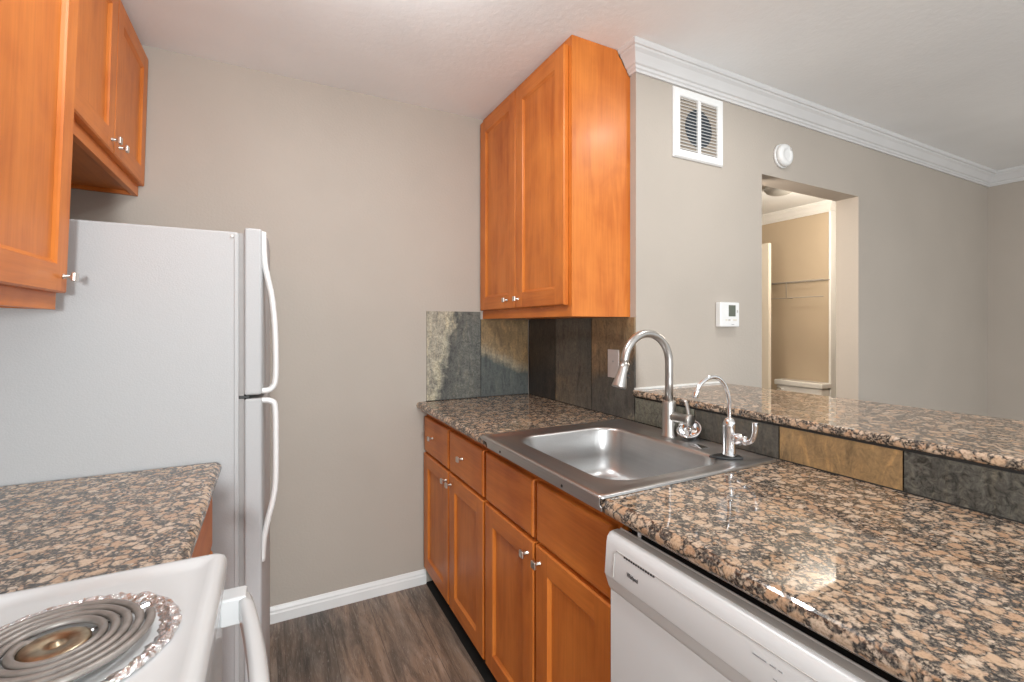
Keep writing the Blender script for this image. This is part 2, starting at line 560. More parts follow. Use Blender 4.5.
def panel_door(xb, nx, y0, y1, z0, z1, th=0.02, s=0.062, rec=0.009, slope=0.010):
    """frame-and-panel cabinet door facing +x or -x; xb is its back plane. Materials: 0 upright grain, 1 level grain"""
    bm = bmesh.new()
    xf = xb + nx * th
    Y = (y0, y0 + s, y1 - s, y1)
    Z = (z0, z0 + s, z1 - s, z1)
    g = [[bm.verts.new((xf, Y[i], Z[j])) for j in range(4)] for i in range(4)]
    for i in range(3):
        for j in range(3):
            if i == 1 and j == 1:
                continue
            f = bm.faces.new((g[i][j], g[i + 1][j], g[i + 1][j + 1], g[i][j + 1]))
            f.material_index = 1 if i == 1 else 0
    inner = [g[1][1], g[2][1], g[2][2], g[1][2]]
    lip = [bm.verts.new((xf - nx * rec * 0.45, v.co.y + (slope * .35 if v.co.y < (y0 + y1) / 2 else -slope * .35), v.co.z + (slope * .35 if v.co.z < (z0 + z1) / 2 else -slope * .35))) for v in inner]
    pan = [bm.verts.new((xf - nx * rec, v.co.y + (slope if v.co.y < (y0 + y1) / 2 else -slope), v.co.z + (slope if v.co.z < (z0 + z1) / 2 else -slope))) for v in inner]
    for r0, r1 in ((inner, lip), (lip, pan)):
        for k in range(4):
            f = bm.faces.new((r0[k], r0[(k + 1) % 4], r1[(k + 1) % 4], r1[k]))
            f.material_index = 1 if k in (0, 2) else 0
    bm.faces.new(pan)
    # edges and back, with an eased front arris
    out = [(0, 0), (1, 0), (2, 0), (3, 0), (3, 1), (3, 2), (3, 3), (2, 3), (1, 3), (0, 3), (0, 2), (0, 1)]
    e = 0.004
    def shift(v):
        y = v.co.y - e * (v.co.y < y0 + 1e-5) + e * (v.co.y > y1 - 1e-5)
        z = v.co.z - e * (v.co.z < z0 + 1e-5) + e * (v.co.z > z1 - 1e-5)
        return y, z
    fr = [g[i][j] for i, j in out]
    mid = [bm.verts.new((xf - nx * e, *shift(v))) for v in fr]
    bk = [bm.verts.new((xb, v.co.y, v.co.z)) for v in mid]
    for r0, r1 in ((fr, mid), (mid, bk)):
        for k in range(12):
            bm.faces.new((r0[k], r0[(k + 1) % 12], r1[(k + 1) % 12], r1[k]))
    bm.faces.new(bk)
    return bm


def slab_front(xb, nx, y0, y1, z0, z1, th=0.02):
    bm = bmesh.new()
    e = 0.006
    xf = xb + nx * th
    lv = [(xb, 0), (xf - nx * 0.007, 0), (xf - nx * 0.002, e * .45), (xf, e * 1.6)]
    rings = [[bm.verts.new((x, y, z)) for y, z in ((y0 + i, z0 + i), (y1 - i, z0 + i), (y1 - i, z1 - i), (y0 + i, z1 - i))] for x, i in lv]
    for r0, r1 in zip(rings, rings[1:]):
        for k in range(4):
            bm.faces.new((r0[k], r0[(k + 1) % 4], r1[(k + 1) % 4], r1[k]))
    bm.faces.new(rings[0]); bm.faces.new(rings[-1])
    return bm


def knob(xf, nx, y, z, parent):
    """small square bar knob on a thin stem"""
    bm = lathe([(0.006, 0), (0.006, 0.002), (0.0042, 0.004), (0.0042, 0.020)], (xf, y, z), (nx, 0, 0), 14)
    return_k = obj('knob', bm, M['knob'], parent, True, label='square satin nickel knob')
    return_k2 = obj('knob_head', B((xf + nx * 0.017, xf + nx * 0.026, y - 0.011, y + 0.011, z - 0.011, z + 0.011)), M['knob'], return_k, bevel=0.003)
    return return_k


# ------------------------------------------------------------------ room shell
H = 2.40
XL, XR, YE, YT = -2.055, 3.361, -0.865, -0.748
YB = -5.4


def struct(name, bm, m, bevel=0.0):
    o = obj(name, bm, m, None, bevel=bevel)
    o['kind'] = 'structure'
    return o


struct('floor', B((XL - .12, 4.12, YB, 2.12, -0.06, 0.0)), M['floor'])
struct('ceiling', B((XL - .12, 4.12, YB, 2.12, H, H + 0.06)), M['ceiling'])
struct('wall_back', B((XL - .12, 0.0, 0.0, 0.12, 0, H)), M['wall'])
struct('wall_left', B((XL - .12, XL, -2.75, 0.0, 0, H)), M['wall'])
struct('wall_right', B((0.0, 0.12, YT, 2.0, 0, H)), M['wall'])
# the wall beside the kitchen with the doorway in it: one piece round the opening
DX0, DX1, DZ = 0.785, 1.628, 2.022
bmw = prism([(0.0, 0.0), (DX0, 0.0), (DX0, DZ), (DX1, DZ), (DX1, 0.0), (4.0, 0.0), (4.0, H), (0.0, H)], 'y', YE, YT)
struct('wall_centre', bmw, M['wall'])
struct('wall_far', B((XR, XR + .12, -2.9, YE, 0, H)), M['wall'])
# hall and bathroom behind the doorway
struct('wall_hall_back', B((0.0, 4.12, 2.0, 2.12, 0, H)), M['hall_wall'])
struct('wall_bath', B((3.10, 4.0, 0.087, 2.0, 0, H)), M['hall_wall'])
struct('wall_hall_end', B((4.0, 4.12, YE, 2.0, 0, H)), M['hall_wall'])
struct('wall_bar', B((0.0, 0.115, -2.75, YE, 0, 1.0168)), M['wall'])
struct('trim_1', B((3.094, 3.215, 0.068, 0.087, 0, H - 0.086)), M['trim'], 0.003)
struct('door_1', B((2.606, 2.642, 0.32, 1.08, 0.01, 2.028)), M['door'], 0.002)


def crown(name, path, inside):
    """moulding swept along a plan path with mitred corners; room lies on the `inside` hand (+1 left, -1 right)"""
    prof = [(0.0, -0.091), (0.009, -0.091), (0.012, -0.083), (0.017, -0.079), (0.019, -0.070), (0.026, -0.066), (0.034, -0.052), (0.044, -0.036),
            (0.054, -0.026), (0.056, -0.019), (0.062, -0.017), (0.066, -0.010), (0.068, 0.0), (0.0, 0.0)]
    bm = bmesh.new()
    P = [Vector((*p, 0)) for p in path]
    rings = []
    for i, p in enumerate(P):
        ns = []
        if i > 0: ns.append((P[i] - P[i - 1]).normalized())
        if i < len(P) - 1: ns.append((P[i + 1] - P[i]).normalized())
        nn = [Vector((-d.y, d.x, 0)) * inside for d in ns]
        if len(nn) == 2:
            b = (nn[0] + nn[1]).normalized()
            b = b / max(0.2, b.dot(nn[0]))
        else:
            b = nn[0]
        rings.append([bm.verts.new(p + b * d + Vector((0, 0, H + z))) for d, z in prof])
    n = len(prof)
    for r0, r1 in zip(rings, rings[1:]):
        for k in range(n):
            bm.faces.new((r0[k], r0[(k + 1) % n], r1[(k + 1) % n], r1[k]))
    bm.faces.new(rings[0]); bm.faces.new(rings[-1][::-1])
    return struct(name, bm, M['trim' if name == 'trim_3' else 'crown'])


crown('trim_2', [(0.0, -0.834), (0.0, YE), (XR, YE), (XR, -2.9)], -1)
crown('trim_3', [(3.10, 1.99), (3.10, 0.087), (3.99, 0.087)], -1)

base_prof = [(0, 0), (-0.014, 0), (-0.014, 0.040), (-0.010, 0.046), (-0.010, 0.054), (-0.006, 0.062), (-0.004, 0.068), (0, 0.070)]
struct('baseboard_back', prism(base_prof, 'x', -2.05, -0.602), M['trim'])
base_f = [(YE + a, z) for a, z in base_prof]
struct('baseboard_centre', prism(base_f, 'x', DX1, XR), M['trim'])
struct('baseboard_far', prism([(XR + a, z) for a, z in base_prof], 'y', -2.9, YE - 0.016), M['trim'])
# thin black strip on the floor along the cabinets
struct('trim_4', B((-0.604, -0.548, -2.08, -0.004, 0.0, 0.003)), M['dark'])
BAR_B = 0.508
struct('trim_5', prism([(-0.010, 1.0415), (BAR_B, 1.0415), (BAR_B, 1.049), (-0.010, 1.049)], 'y', YE - 0.006, YE), M['caulk'])

# ------------------------------------------------------------------ large pieces
# ---- refrigerator
FY0, FY1 = -0.741, -0.045
fr = thing('refrigerator', (-1.70, -0.39, 0), 'white top-freezer refrigerator against the beige back wall', 'refrigerator')
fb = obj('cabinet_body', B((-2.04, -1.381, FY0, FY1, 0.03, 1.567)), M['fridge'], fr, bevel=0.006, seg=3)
obj('gasket', B((-1.381, -1.366, FY0 + 0.008, FY1 - 0.008, 0.09, 1.090), ), M['gasket'], fr)
obj('gasket', B((-1.381, -1.366, FY0 + 0.008, FY1 - 0.008, 1.094, 1.566), ), M['gasket'], fr)
obj('edge_strip', B((-1.3905, -1.3795, FY0 - 0.0025, FY0 + 0.004, 0.05, 1.560)), M['fridge'], fr, bevel=0.0015)


def door_bm(z0, z1):
    # slightly bowed door front
    pts = [(-1.366, FY0), (-1.366, FY1)]
    n = 14
    for k in range(n + 1):
        t = 1 - k / n
        y = FY0 + (FY1 - FY0) * t
        e = min(t, 1 - t)
        pts.append((-1.316 + 0.016 * (1 - (2 * t - 1) ** 2) - 0.006 * max(0, 1 - e / 0.03), y))
    return prism(pts, 'z', z0, z1)


def handle_bm(pts):
    bm = bmesh.new()
    P = smooth_pts([(x, -0.722, z) for x, z in pts], 6)
    return tube(P, 0.0085, 12, bm, flat=((0, 1, 0), 1.35))


fd = obj('freezer_door', door_bm(1.095, 1.582), M['fridge'], fr, bevel=0.007, seg=3)
obj('handle', handle_bm([(-1.318, 1.575), (-1.314, 1.49), (-1.306, 1.440), (-1.295, 1.385), (-1.287, 1.30), (-1.284, 1.20), (-1.286, 1.130), (-1.298, 1.108), (-1.322, 1.104)]), M['white_plastic'], fd, True)
dd = obj('fresh_food_door', door_bm(0.075, 1.085), M['fridge'], fr, bevel=0.007, seg=3)
obj('handle', handle_bm([(-1.322, 1.077), (-1.298, 1.073), (-1.286, 1.052), (-1.284, 0.95), (-1.285, 0.83), (-1.293, 0.77), (-1.306, 0.715), (-1.316, 0.66), (-1.320, 0.60)]), M['white_plastic'], dd, True)
obj('hinge', B((-1.392, -1.352, FY0 + 0.006, FY0 + 0.03, 1.0855, 1.0945)), M['black'], fr, bevel=0.002)
obj('hinge_screw', lathe([(0.005, 0), (0.004, 0.003), (0, 0.0035)], (-1.396, FY0 - 0.0002, 1.553), (0, -1, 0), 12), M['white_plastic'], fr, True)
obj('kick_grille', B((-1.381, -1.35, FY0 + 0.01, FY1 - 0.01, 0.012, 0.068)), M['gasket'], fr, bevel=0.003)
for yy in (FY0 + 0.06, FY1 - 0.06):
    for xx in (-1.98, -1.43):
        obj('foot', lathe([(0.02, 0), (0.02, 0.01), (0.012, 0.012), (0.012, 0.032)], (xx, yy, 0), (0, 0, 1), 16), M['black'], fr, True)

# ---- upper cabinet over the sink run
uc = thing('wall_cabinet', (0, -0.416, 1.333), 'tall honey maple two-door wall cabinet hung above the slate backsplash', 'cabinet')
body = [(-0.280, 1.333), (-0.0005, 1.333), (-0.0005, 2.303), (-0.012, 2.312), (-0.022, 2.330), (-0.038, 2.348), (-0.046, 2.364), (-0.058, 2.374), (-0.066, 2.392), (-0.072, 2.3985), (-0.280, 2.3985)]
obj('body', prism(body, 'y', -0.832, -0.0005), M['wood_z'], uc)
obj('face_frame', prism([(-0.832, 1.333), (-0.0005, 1.333), (-0.0005, 2.3985), (-0.832, 2.3985)], 'x', -0.286, -0.2802), M['wood_z'], uc)
obj('bottom_rail', B((-0.2875, -0.2858, -0.832, -0.001, 1.333, 1.368)), M['wood_y'], uc)
for y0, y1, yk in ((-0.806, -0.416, -0.442), (-0.408, -0.016, -0.332)):
    d = obj('door', panel_door(-0.2878, -1, y0, y1, 1.381, 2.366), [M['wood_z'], M['wood_y']], uc)
    knob(-0.3078, -1, yk, 1.418, d)


# ---- left wall cabinets (both lean a little off the wall at the top)
def left_cabinet(name, label, y0, y1, z0, z1, doors, dx, tilt):
    r = thing(name, (-1.745, (y0 + y1) / 2, z0), label, 'cabinet')
    obj('body', prism([(y0, z0 + 0.016), (y1, z0 + 0.016), (y1, z1), (y0, z1)], 'x', -2.036, -1.764), M['wood_z'], r)
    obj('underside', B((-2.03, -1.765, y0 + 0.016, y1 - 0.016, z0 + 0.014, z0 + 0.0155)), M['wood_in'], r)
    obj('side_skirt', B((-2.03, -1.765, y0, y0 + 0.015, z0, z0 + 0.0165)), M['wood_x'], r)
    obj('side_skirt', B((-2.03, -1.765, y1 - 0.015, y1, z0, z0 + 0.0165)), M['wood_x'], r)
    obj('face_frame', B((-1.764, -1.745, y0, y1, z0, z1)), M['wood_y'], r, bevel=0.0015)
    for a, b, zb, zt, yk, zk in doors:
        d = obj('door', panel_door(-1.7448, 1, a, b, zb, zt, s=0.058), [M['wood_z'], M['wood_y']], r)
        knob(-1.7248, 1, yk, zk, d)
    r.rotation_euler = (0, radians(tilt), 0)
    r.location.x += dx
    return r


left_cabinet('wall_cabinet', 'short maple two-door wall cabinet above the refrigerator', -0.828, -0.004, 1.802, 2.383,
             [(-0.795, -0.413, 1.846, 2.34, -0.440, 1.876), (-0.405, -0.016, 1.846, 2.34, -0.362, 1.876)], -0.013, 1.5)
left_cabinet('wall_cabinet', 'maple single-door wall cabinet at the left edge, nearest the camera', -1.45, -0.833, 1.335, 2.383,
             [(-1.42, -0.842, 1.378, 2.34, -0.866, 1.412)], 0.0, 1.9)


# ---- base cabinets under the sink run
def base_cabinet(label, y0, y1, fronts, sink=False):
    r = thing('base_cabinet', (-0.30, (y0 + y1) / 2, 0), label, 'cabinet')
    t = 0.016
    # open-topped carcass: sides, back, floor as one shell
    bm = bmesh.new()
    box(bm, -0.578, -0.012, y0, y0 + t, 0.10, 0.8755)
    box(bm, -0.578, -0.012, y1 - t, y1, 0.10, 0.8755)
    box(bm, -0.578, -0.012, y0 + t, y1 - t, 0.10, 0.116)
    obj('carcass', bm, M['wood_y'], r)
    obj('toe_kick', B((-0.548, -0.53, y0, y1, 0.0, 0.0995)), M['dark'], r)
    fy = sorted({y0, y1} | {f[0] for f in fronts})
    ym = (fronts[0][1] + fronts[1][0]) / 2
    bm = bmesh.new()
    # face frame with openings: built as a grid so it stays one piece
    ys = [y0, y0 + 0.03, ym - 0.018, ym + 0.018, y1 - 0.03, y1]
    zs = [0.10, 0.135, 0.640, 0.690, 0.825, 0.8765]
    V = {}
    for xi, x in enumerate((-0.597, -0.5785)):
        for i, y in enumerate(ys):
            for j, z in enumerate(zs):
                V[xi, i, j] = bm.verts.new((x, y, z))
    hole = {(i, j) for i in (1, 3) for j in (1, 3)}
    for i in range(5):
        for j in range(5):
            if (i, j) in hole:
                for a, b in (((i, j), (i + 1, j)), ((i + 1, j), (i + 1, j + 1)), ((i + 1, j + 1), (i, j + 1)), ((i, j + 1), (i, j))):
                    bm.faces.new((V[0, a[0], a[1]], V[0, b[0], b[1]], V[1, b[0], b[1]], V[1, a[0], a[1]]))
                continue
            for xi in (0, 1):
                bm.faces.new([V[xi, i, j], V[xi, i + 1, j], V[xi, i + 1, j + 1], V[xi, i, j + 1]])
    for i in range(5):
        for j in (0, 5):
            bm.faces.new((V[0, i, j], V[0, i + 1, j], V[1, i + 1, j], V[1, i, j]))
    for j in range(5):
        for i in (0, 5):
            bm.faces.new((V[0, i, j], V[0, i, j + 1], V[1, i, j + 1], V[1, i, j]))
    obj('face_frame', bm, M['wood_y'], r)
    for a, b, kd, kdoor in fronts:
        dr = obj('drawer' if not sink else 'false_drawer_front', slab_front(-0.5972, -1, a, b, 0.676, 0.846), M['wood_y'], r)
        if kd is not None:
            knob(-0.6172, -1, kd, 0.765, dr)
        do = obj('door', panel_door(-0.5972, -1, a, b, 0.094, 0.660, s=0.06), [M['wood_z'], M['wood_y']], r)
        knob(-0.6172, -1, kdoor, 0.622, do)
    return r


base_cabinet('maple base cabinet with two knobbed drawers, against the beige back wall', -0.758, -0.003,
             [(-0.748, -0.394, -0.548, -0.386 - .028), (-0.374, -0.022, -0.165, -0.285 - .068)])
base_cabinet('maple sink base cabinet with two blank drawer fronts, beside the dishwasher', -1.481, -0.761,
             [(-1.462, -1.130, None, -1.135 - .018), (-1.110, -0.772, None, -1.040 - .042)], True)

# ---- granite counter round the sink
CT, CB = 0.915, 0.8795
XF = -0.650
SY0, SY1 = -1.474, -0.818


def bullnose_bm(outline, z0, z1, edges_on, off=0.0185, seg=6):
    bm = prism(outline, 'z', z0, z1)
    bm.verts.ensure_lookup_table()
    sel = []
    for e in bm.edges:
        a, b = e.verts[0].co, e.verts[1].co
        if abs(a.z - b.z) < 1e-6 and edges_on(a, b):
            sel.append(e)
    bmesh.ops.bevel(bm, geom=sel, offset=off, segments=seg, profile=0.5, affect='EDGES')
    return bm


ol = [(XF, -0.001), (XF, SY1 - 0.016), (-0.055, SY1 - 0.016), (-0.055, SY0 + 0.016), (XF, SY0 + 0.016), (XF, -2.62), (-0.0005, -2.62), (-0.0005, -0.001)]
bm = bullnose_bm(ol, CB, CT, lambda a, b: abs(a.x - XF) < 1e-5 and abs(b.x - XF) < 1e-5)
ctop = thing('countertop', (-0.33, -1.3, CB), 'long speckled granite countertop holding the steel sink', 'countertop')
obj('slab', bm, M['granite'], ctop)
obj('edge_strip', B((XF + 0.022, XF + 0.032, -2.62, SY0 + 0.016, CB - 0.0062, CB - 0.0003)), M['edge_strip'], ctop)
obj('edge_strip', B((XF + 0.022, XF + 0.036, SY1 - 0.016, -0.004, CB - 0.0062, CB - 0.0003)), M['wood_y'], ctop)

# ---- raised bar top
bz0, bz1 = 1.0172, 1.041
BX0, BX1 = -0.019, 0.512
bo = [(BX0, YE - 0.002), (BX0, -2.72), (BX1, -2.72), (BX1, YE - 0.002)]
bm = bullnose_bm(bo, bz0, bz1, lambda a, b: abs(a.x - b.x) < 1e-5, 0.009, 5)
bt = obj('bar_top', bm, M['granite'], None, origin=(0.23, -1.8, bz0))
tag(bt, 'raised granite bar top on the tiled half wall behind the counter', 'countertop')

# ---- sink
snk = thing('sink', (-0.34, -1.146, CT), 'single-bowl stainless steel drop-in sink in the granite counter', 'sink')


def rrect(x0, x1, y0, y1, r, z, n=8):
    out = []
    for cx, cy, a0 in ((x1 - r, y1 - r, 0), (x0 + r, y1 - r, 90), (x0 + r, y0 + r, 180), (x1 - r, y0 + r, 270)):
        for k in range(n + 1):
            a = radians(a0 + 90 * k / n)
            out.append((cx + r * cos(a), cy + r * sin(a), z))
    return out


RX0, RX1, RY0, RY1 = -0.655, -0.030, SY0, SY1
bx0, bx1, by0, by1 = -0.560, -0.152, -1.400, -0.893
zr = CT + 0.0065
loops = [
    rrect(RX0, RX1, RY0, RY1, 0.012, CT + 0.001),
    rrect(RX0 + .001, RX1 - .001, RY0 + .001, RY1 - .001, 0.012, zr - .001),
    rrect(RX0 + .004, RX1 - .004, RY0 + .004, RY1 - .004, 0.012, zr),
    rrect(RX0 + .018, RX1 - .010, RY0 + .016, RY1 - .016, 0.016, zr),
    rrect(RX0 + .024, RX1 - .014, RY0 + .022, RY1 - .022, 0.020, zr - .004),
    rrect(bx0 - .020, bx1 + .018, by0 - .020, by1 + .020, 0.090, zr - .0042),
    rrect(bx0 - .010, bx1 + .010, by0 - .010, by1 + .010, 0.085, zr - .005),
    rrect(bx0 - .003, bx1 + .003, by0 - .003, by1 + .003, 0.080, zr - .009),
    rrect(bx0, bx1, by0, by1, 0.078, zr - .016),
    rrect(bx0 + .008, bx1 - .008, by0 + .008, by1 - .008, 0.075, zr - .10),
    rrect(bx0 + .014, bx1 - .014, by0 + .014, by1 - .014, 0.075, zr - .145),
    rrect(bx0 + .026, bx1 - .026, by0 + .026, by1 - .026, 0.07, zr - .168),
    rrect(bx0 + .048, bx1 - .048, by0 + .048, by1 - .048, 0.06, zr - .177),
]
cxs, cys = (bx0 + bx1) / 2 + .03, (by0 + by1) / 2
bm = bmesh.new()
rings = [[bm.verts.new(p) for p in lp] for lp in loops]
N = len(rings[0])
dr = []
for k in range(N):
    a = radians(360.0 * (k + 0.5) / N) - 0.08
    dr.append(bm.verts.new((cxs + 0.045 * cos(a), cys + 0.045 * sin(a), zr - .180)))
rings.append(dr)
dr2 = [bm.verts.new((cxs + (v.co.x - cxs) * .8, cys + (v.co.y - cys) * .8, zr - .192)) for v in dr]
rings.append(dr2)
for r0, r1 in zip(rings, rings[1:]):
    for k in range(N):
        bm.faces.new((r0[k], r0[(k + 1) % N], r1[(k + 1) % N], r1[k]))
bm.faces.new(dr2)
obj('basin', bm, M['steel'], snk, True)
obj('drain_ring', lathe([(0.044, -.0005), (0.044, 0.0025), (0.030, 0.001), (0.028, -.004)], (cxs, cys, zr - .180), (0, 0, 1), 32, closed=True), M['chrome'], snk, True)
# folded front apron with its corner step
ap = prism([(RY0 + .002, CT + .004), (RY1 - .002, CT + .004), (RY1 - .002, CT - .003), (RY1 - .055, CT - .008), (RY1 - .060, CB + .0120), (RY0 - .006, CB + .0120), (RY0 - .006, CB + .020), (RY0 + .002, CB + .024)], 'x', RX0 - .0025, RX0 + .0003)
fl = obj('front_apron', ap, M['steel'], snk)
for yy in (-0.975, -1.325):
    obj('screw', lathe([(0.0042, 0), (0.0036, 0.0012), (0, 0.0014)], (RX0 - .0025, yy, CT - .014), (-1, 0, 0), 14), M['black'], fl, True)

# ---- dishwasher
DY0, DY1 = -2.085, -1.486
dw = thing('dishwasher', (-0.34, -1.785, 0), 'white dishwasher under the granite counter, right of the sink cabinet', 'dishwasher')
obj('tub', B((-0.585, -0.03, DY0 + .01, DY1 - .01, 0.10, 0.846)), M['dark'], dw)
obj('toe_panel', B((-0.56, -0.54, DY0 + .005, DY1 - .005, 0.004, 0.098)), M['black'], dw)
obj('door', prism([(-0.586, 0.105), (-0.634, 0.105), (-0.637, 0.112), (-0.637, 0.722), (-0.586, 0.722)], 'y', DY0, DY1), M['dw_white'], dw, bevel=0.002)
cp = obj('control_panel', prism([(-0.615, 0.7585), (-0.652, 0.7585), (-0.6535, 0.762), (-0.6485, 0.829), (-0.646, 0.840), (-0.640, 0.8475), (-0.632, 0.850), (-0.615, 0.850)], 'y', DY0, DY1), M['dw_white'], dw, bevel=0.0015)
obj('handle_recess', prism([(-0.612, 0.7225), (-0.637, 0.7225), (-0.6425, 0.732), (-0.6515, 0.7583), (-0.612, 0.7583)], 'y', DY0 + .001, DY1 - .001), M['dw_recess'], dw)
obj('top_flange', prism([(-0.6335, 0.8503), (-0.612, 0.8503), (-0.612, 0.8535), (-0.6138, 0.8535), (-0.6146, 0.8512), (-0.6335, 0.8508)], 'y', DY0 + .004, DY1 - .006), M['dw_band'], dw)
obj('dark_gap_block', B((-0.6118, -0.5865, DY0 + .006, DY1 - .006, 0.762, 0.840)), M['dark'], dw)  # dark block added to stand for the shade in the gap under the counter


def on_panel(y, t, lift=0.0006):
    """point on the panel face: t=0 bottom .762, t=1 top .829"""
    return Vector((-0.6535 + 0.005 * t - lift, y, 0.762 + 0.067 * t))


nrm = Vector((-0.067, 0, -0.005)).normalized()
# rim line around the inset label field, drawn as a thin raised bead
pts = [on_panel(-1.515, 0.06), on_panel(-1.515, 0.80), on_panel(-1.523, 0.90), on_panel(-2.05, 0.90), on_panel(-2.058, 0.80), on_panel(-2.058, 0.06)]
obj('inset_bead', tube(pts, 0.0009, 6), M['dw_band'], cp)
for k in range(13):
    y = -1.545 - k * 0.0068
    a, b = on_panel(y, 0.835, 0.0003), on_panel(y - 0.0042, 0.885, 0.0014)
    obj('vent_slot', B((a.x - .0012, a.x + .001, b.y, a.y, a.z, b.z)), M['print'], cp)


def text_mesh(name, body, size, loc, parent, m, squash=1.0):
    cu = bpy.data.curves.new(name, 'FONT')
    cu.body = body
    cu.size = size
    cu.extrude = 0.0003
    cu.align_x = 'LEFT'
    to = bpy.data.objects.new(name, cu)
    COL.objects.link(to)
    dg = bpy.context.evaluated_depsgraph_get()
    me = bpy.data.meshes.new_from_object(to.evaluated_get(dg))
    bpy.data.objects.remove(to, do_unlink=True)
    bm = bmesh.new()
    bm.from_mesh(me)
    # letters run along -y, up along z, facing -x
    for v in bm.verts:
        x, y, z = v.co
        v.co = Vector(loc) + Vector((-z + 0.0746 * y, -x * squash, y))
    me2 = bpy.data.meshes.new(name)
    org = ORG[parent.name]
    bmesh.ops.translate(bm, vec=-org, verts=bm.verts[:])
    bm.to_mesh(me2)
    bm.free()
    me2.materials.append(m)
    o = bpy.data.objects.new(name, me2)
    COL.objects.link(o)
    o.parent = parent
    ORG[o.name] = org
    return o


text_mesh('lettering', 'Whirlpool', 0.0125, on_panel(-1.556, 0.36), cp, M['print'], 0.62)
for k, (y, wd) in enumerate(((-1.835, 0.022), (-1.862, 0.010), (-1.8755, 0.006))):
    a = on_panel(y, 0.60, 0)
    obj('button_mark', B((a.x - .0007, a.x + .0007, y - wd, y, a.z, a.z + 0.0022)), M['lightprint'], cp)
for k in range(3):
    a = on_panel(-1.868, 0.36, 0)
    obj('button_mark', B((a.x - .0007, a.x + .0009, -1.868 - k * .009 - .006, -1.868 - k * .009, a.z, a.z + 0.0015)), M['lightprint'], cp)
obj('mounting_tab', B((-0.618, -0.606, -1.560, -1.550, 0.8538, 0.8732)), M['chrome'], dw, bevel=0.001)

# ---- left base cabinet and counter between refrigerator and range
LX = -1.420
lc = thing('base_cabinet', (-1.75, -1.06, 0), 'maple base cabinet below the short counter between refrigerator and range', 'cabinet')
obj('carcass', B((-2.05, -1.460, -1.370, -0.757, 0.10, 0.878)), M['wood_z'], lc)
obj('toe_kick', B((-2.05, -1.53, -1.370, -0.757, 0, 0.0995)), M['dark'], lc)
obj('drawer', slab_front(-1.4598, 1, -1.355, -0.770, 0.690, 0.850), M['wood_y'], lc)
obj('door', panel_door(-1.4598, 1, -1.355, -0.770, 0.115, 0.672), [M['wood_z'], M['wood_y']], lc)
ol = [(-2.052, -0.752), (-2.052, -1.374), (LX, -1.374), (LX, -0.752)]
bm = bullnose_bm(ol, CB, CT, lambda a, b: abs(a.x - LX) < 1e-5 and abs(b.x - LX) < 1e-5)
lt = obj('countertop', bm, M['granite'], None, origin=(-1.74, -1.06, CB))
tag(lt, 'short speckled granite countertop between the refrigerator and the white range', 'countertop')

# ---- electric range
GY0, GY1 = -2.150, -1.386
GX = -1.362
rg = thing('range', (-1.70, -1.768, 0), 'white electric coil range beside the short granite counter', 'range')
obj('body', B((-2.045, -1.395, GY0 + .004, GY1 - .004, 0.02, 0.884)), M['white'], rg, bevel=0.003)
# cooktop: raised rolled rim, sunken field with four pan openings left to the pans lying in it
lv = [(0.0, 0.885), (-0.001, 0.912), (0.002, 0.920), (0.008, 0.9255), (0.015, 0.926), (0.022, 0.9235), (0.030, 0.9195), (0.042, 0.919)]
bm = bmesh.new()
rings = [[bm.verts.new(p) for p in rrect(-2.045 + i, GX - i, GY0 + i, GY1 - i, 0.010, z, 4)] for i, z in lv]
N = len(rings[0])
for r0, r1 in zip(rings, rings[1:]):
    for k in range(N):
        bm.faces.new((r0[k], r0[(k + 1) % N], r1[(k + 1) % N], r1[k]))
bm.faces.new(rings[-1]); bm.faces.new(rings[0])
obj('cooktop', bm, M['white'], rg, True)
od = obj('oven_door', B((-1.394, -1.368, GY0 + .006, GY1 - .006, 0.24, 0.876)), M['white'], rg, bevel=0.006, seg=3)
obj('oven_window', B((-1.3685, -1.3665, GY0 + .16, GY1 - .16, 0.40, 0.66)), M['black'], od, bevel=0.0005)
# bowed oven handle on two end brackets
hb = obj('handle', bmesh.new(), M['white'], od)
bm = bmesh.new()
hp = []
for k in range(25):
    t = k / 24
    y = GY1 - 0.030 + (GY0 - GY1 + 0.060) * t
    hp.append((-1.336 + 0.030 * (1 - (2 * t - 1) ** 2) , y, 0.848))
ring_prev = None
for p in hp:
    s = [(-.010, -.017), (.006, -.017), (.011, -.010), (.012, .004), (.007, .013), (-.004, .016), (-.010, .012)]
    ring = [bm.verts.new((p[0] + a, p[1], p[2] + b)) for a, b in s]
    if ring_prev:
        for k in range(len(s)):
            bm.faces.new((ring_prev[k], ring_prev[(k + 1) % len(s)], ring[(k + 1) % len(s)], ring[k]))
    else:
        bm.faces.new(ring)
    ring_prev = ring
bm.faces.new(ring_prev)
bpy.data.objects.remove(hb, do_unlink=True)
hb = obj('handle', bm, M['white'], od, True)
for yy in (GY1 - 0.030, GY0 + 0.030):
    obj('handle_bracket', B((-1.369, -1.332, yy - .020, yy + .018, 0.822, 0.866)), M['white'], hb, bevel=0.004, seg=3)
obj('storage_drawer', B((-1.394, -1.370, GY0 + .006, GY1 - .006, 0.06, 0.23)), M['white'], rg, bevel=0.005)
obj('backguard', B((-2.052, -1.985, GY0 + .004, GY1 - .004, 0.927, 1.10)), M['white'], rg, bevel=0.006, seg=3)


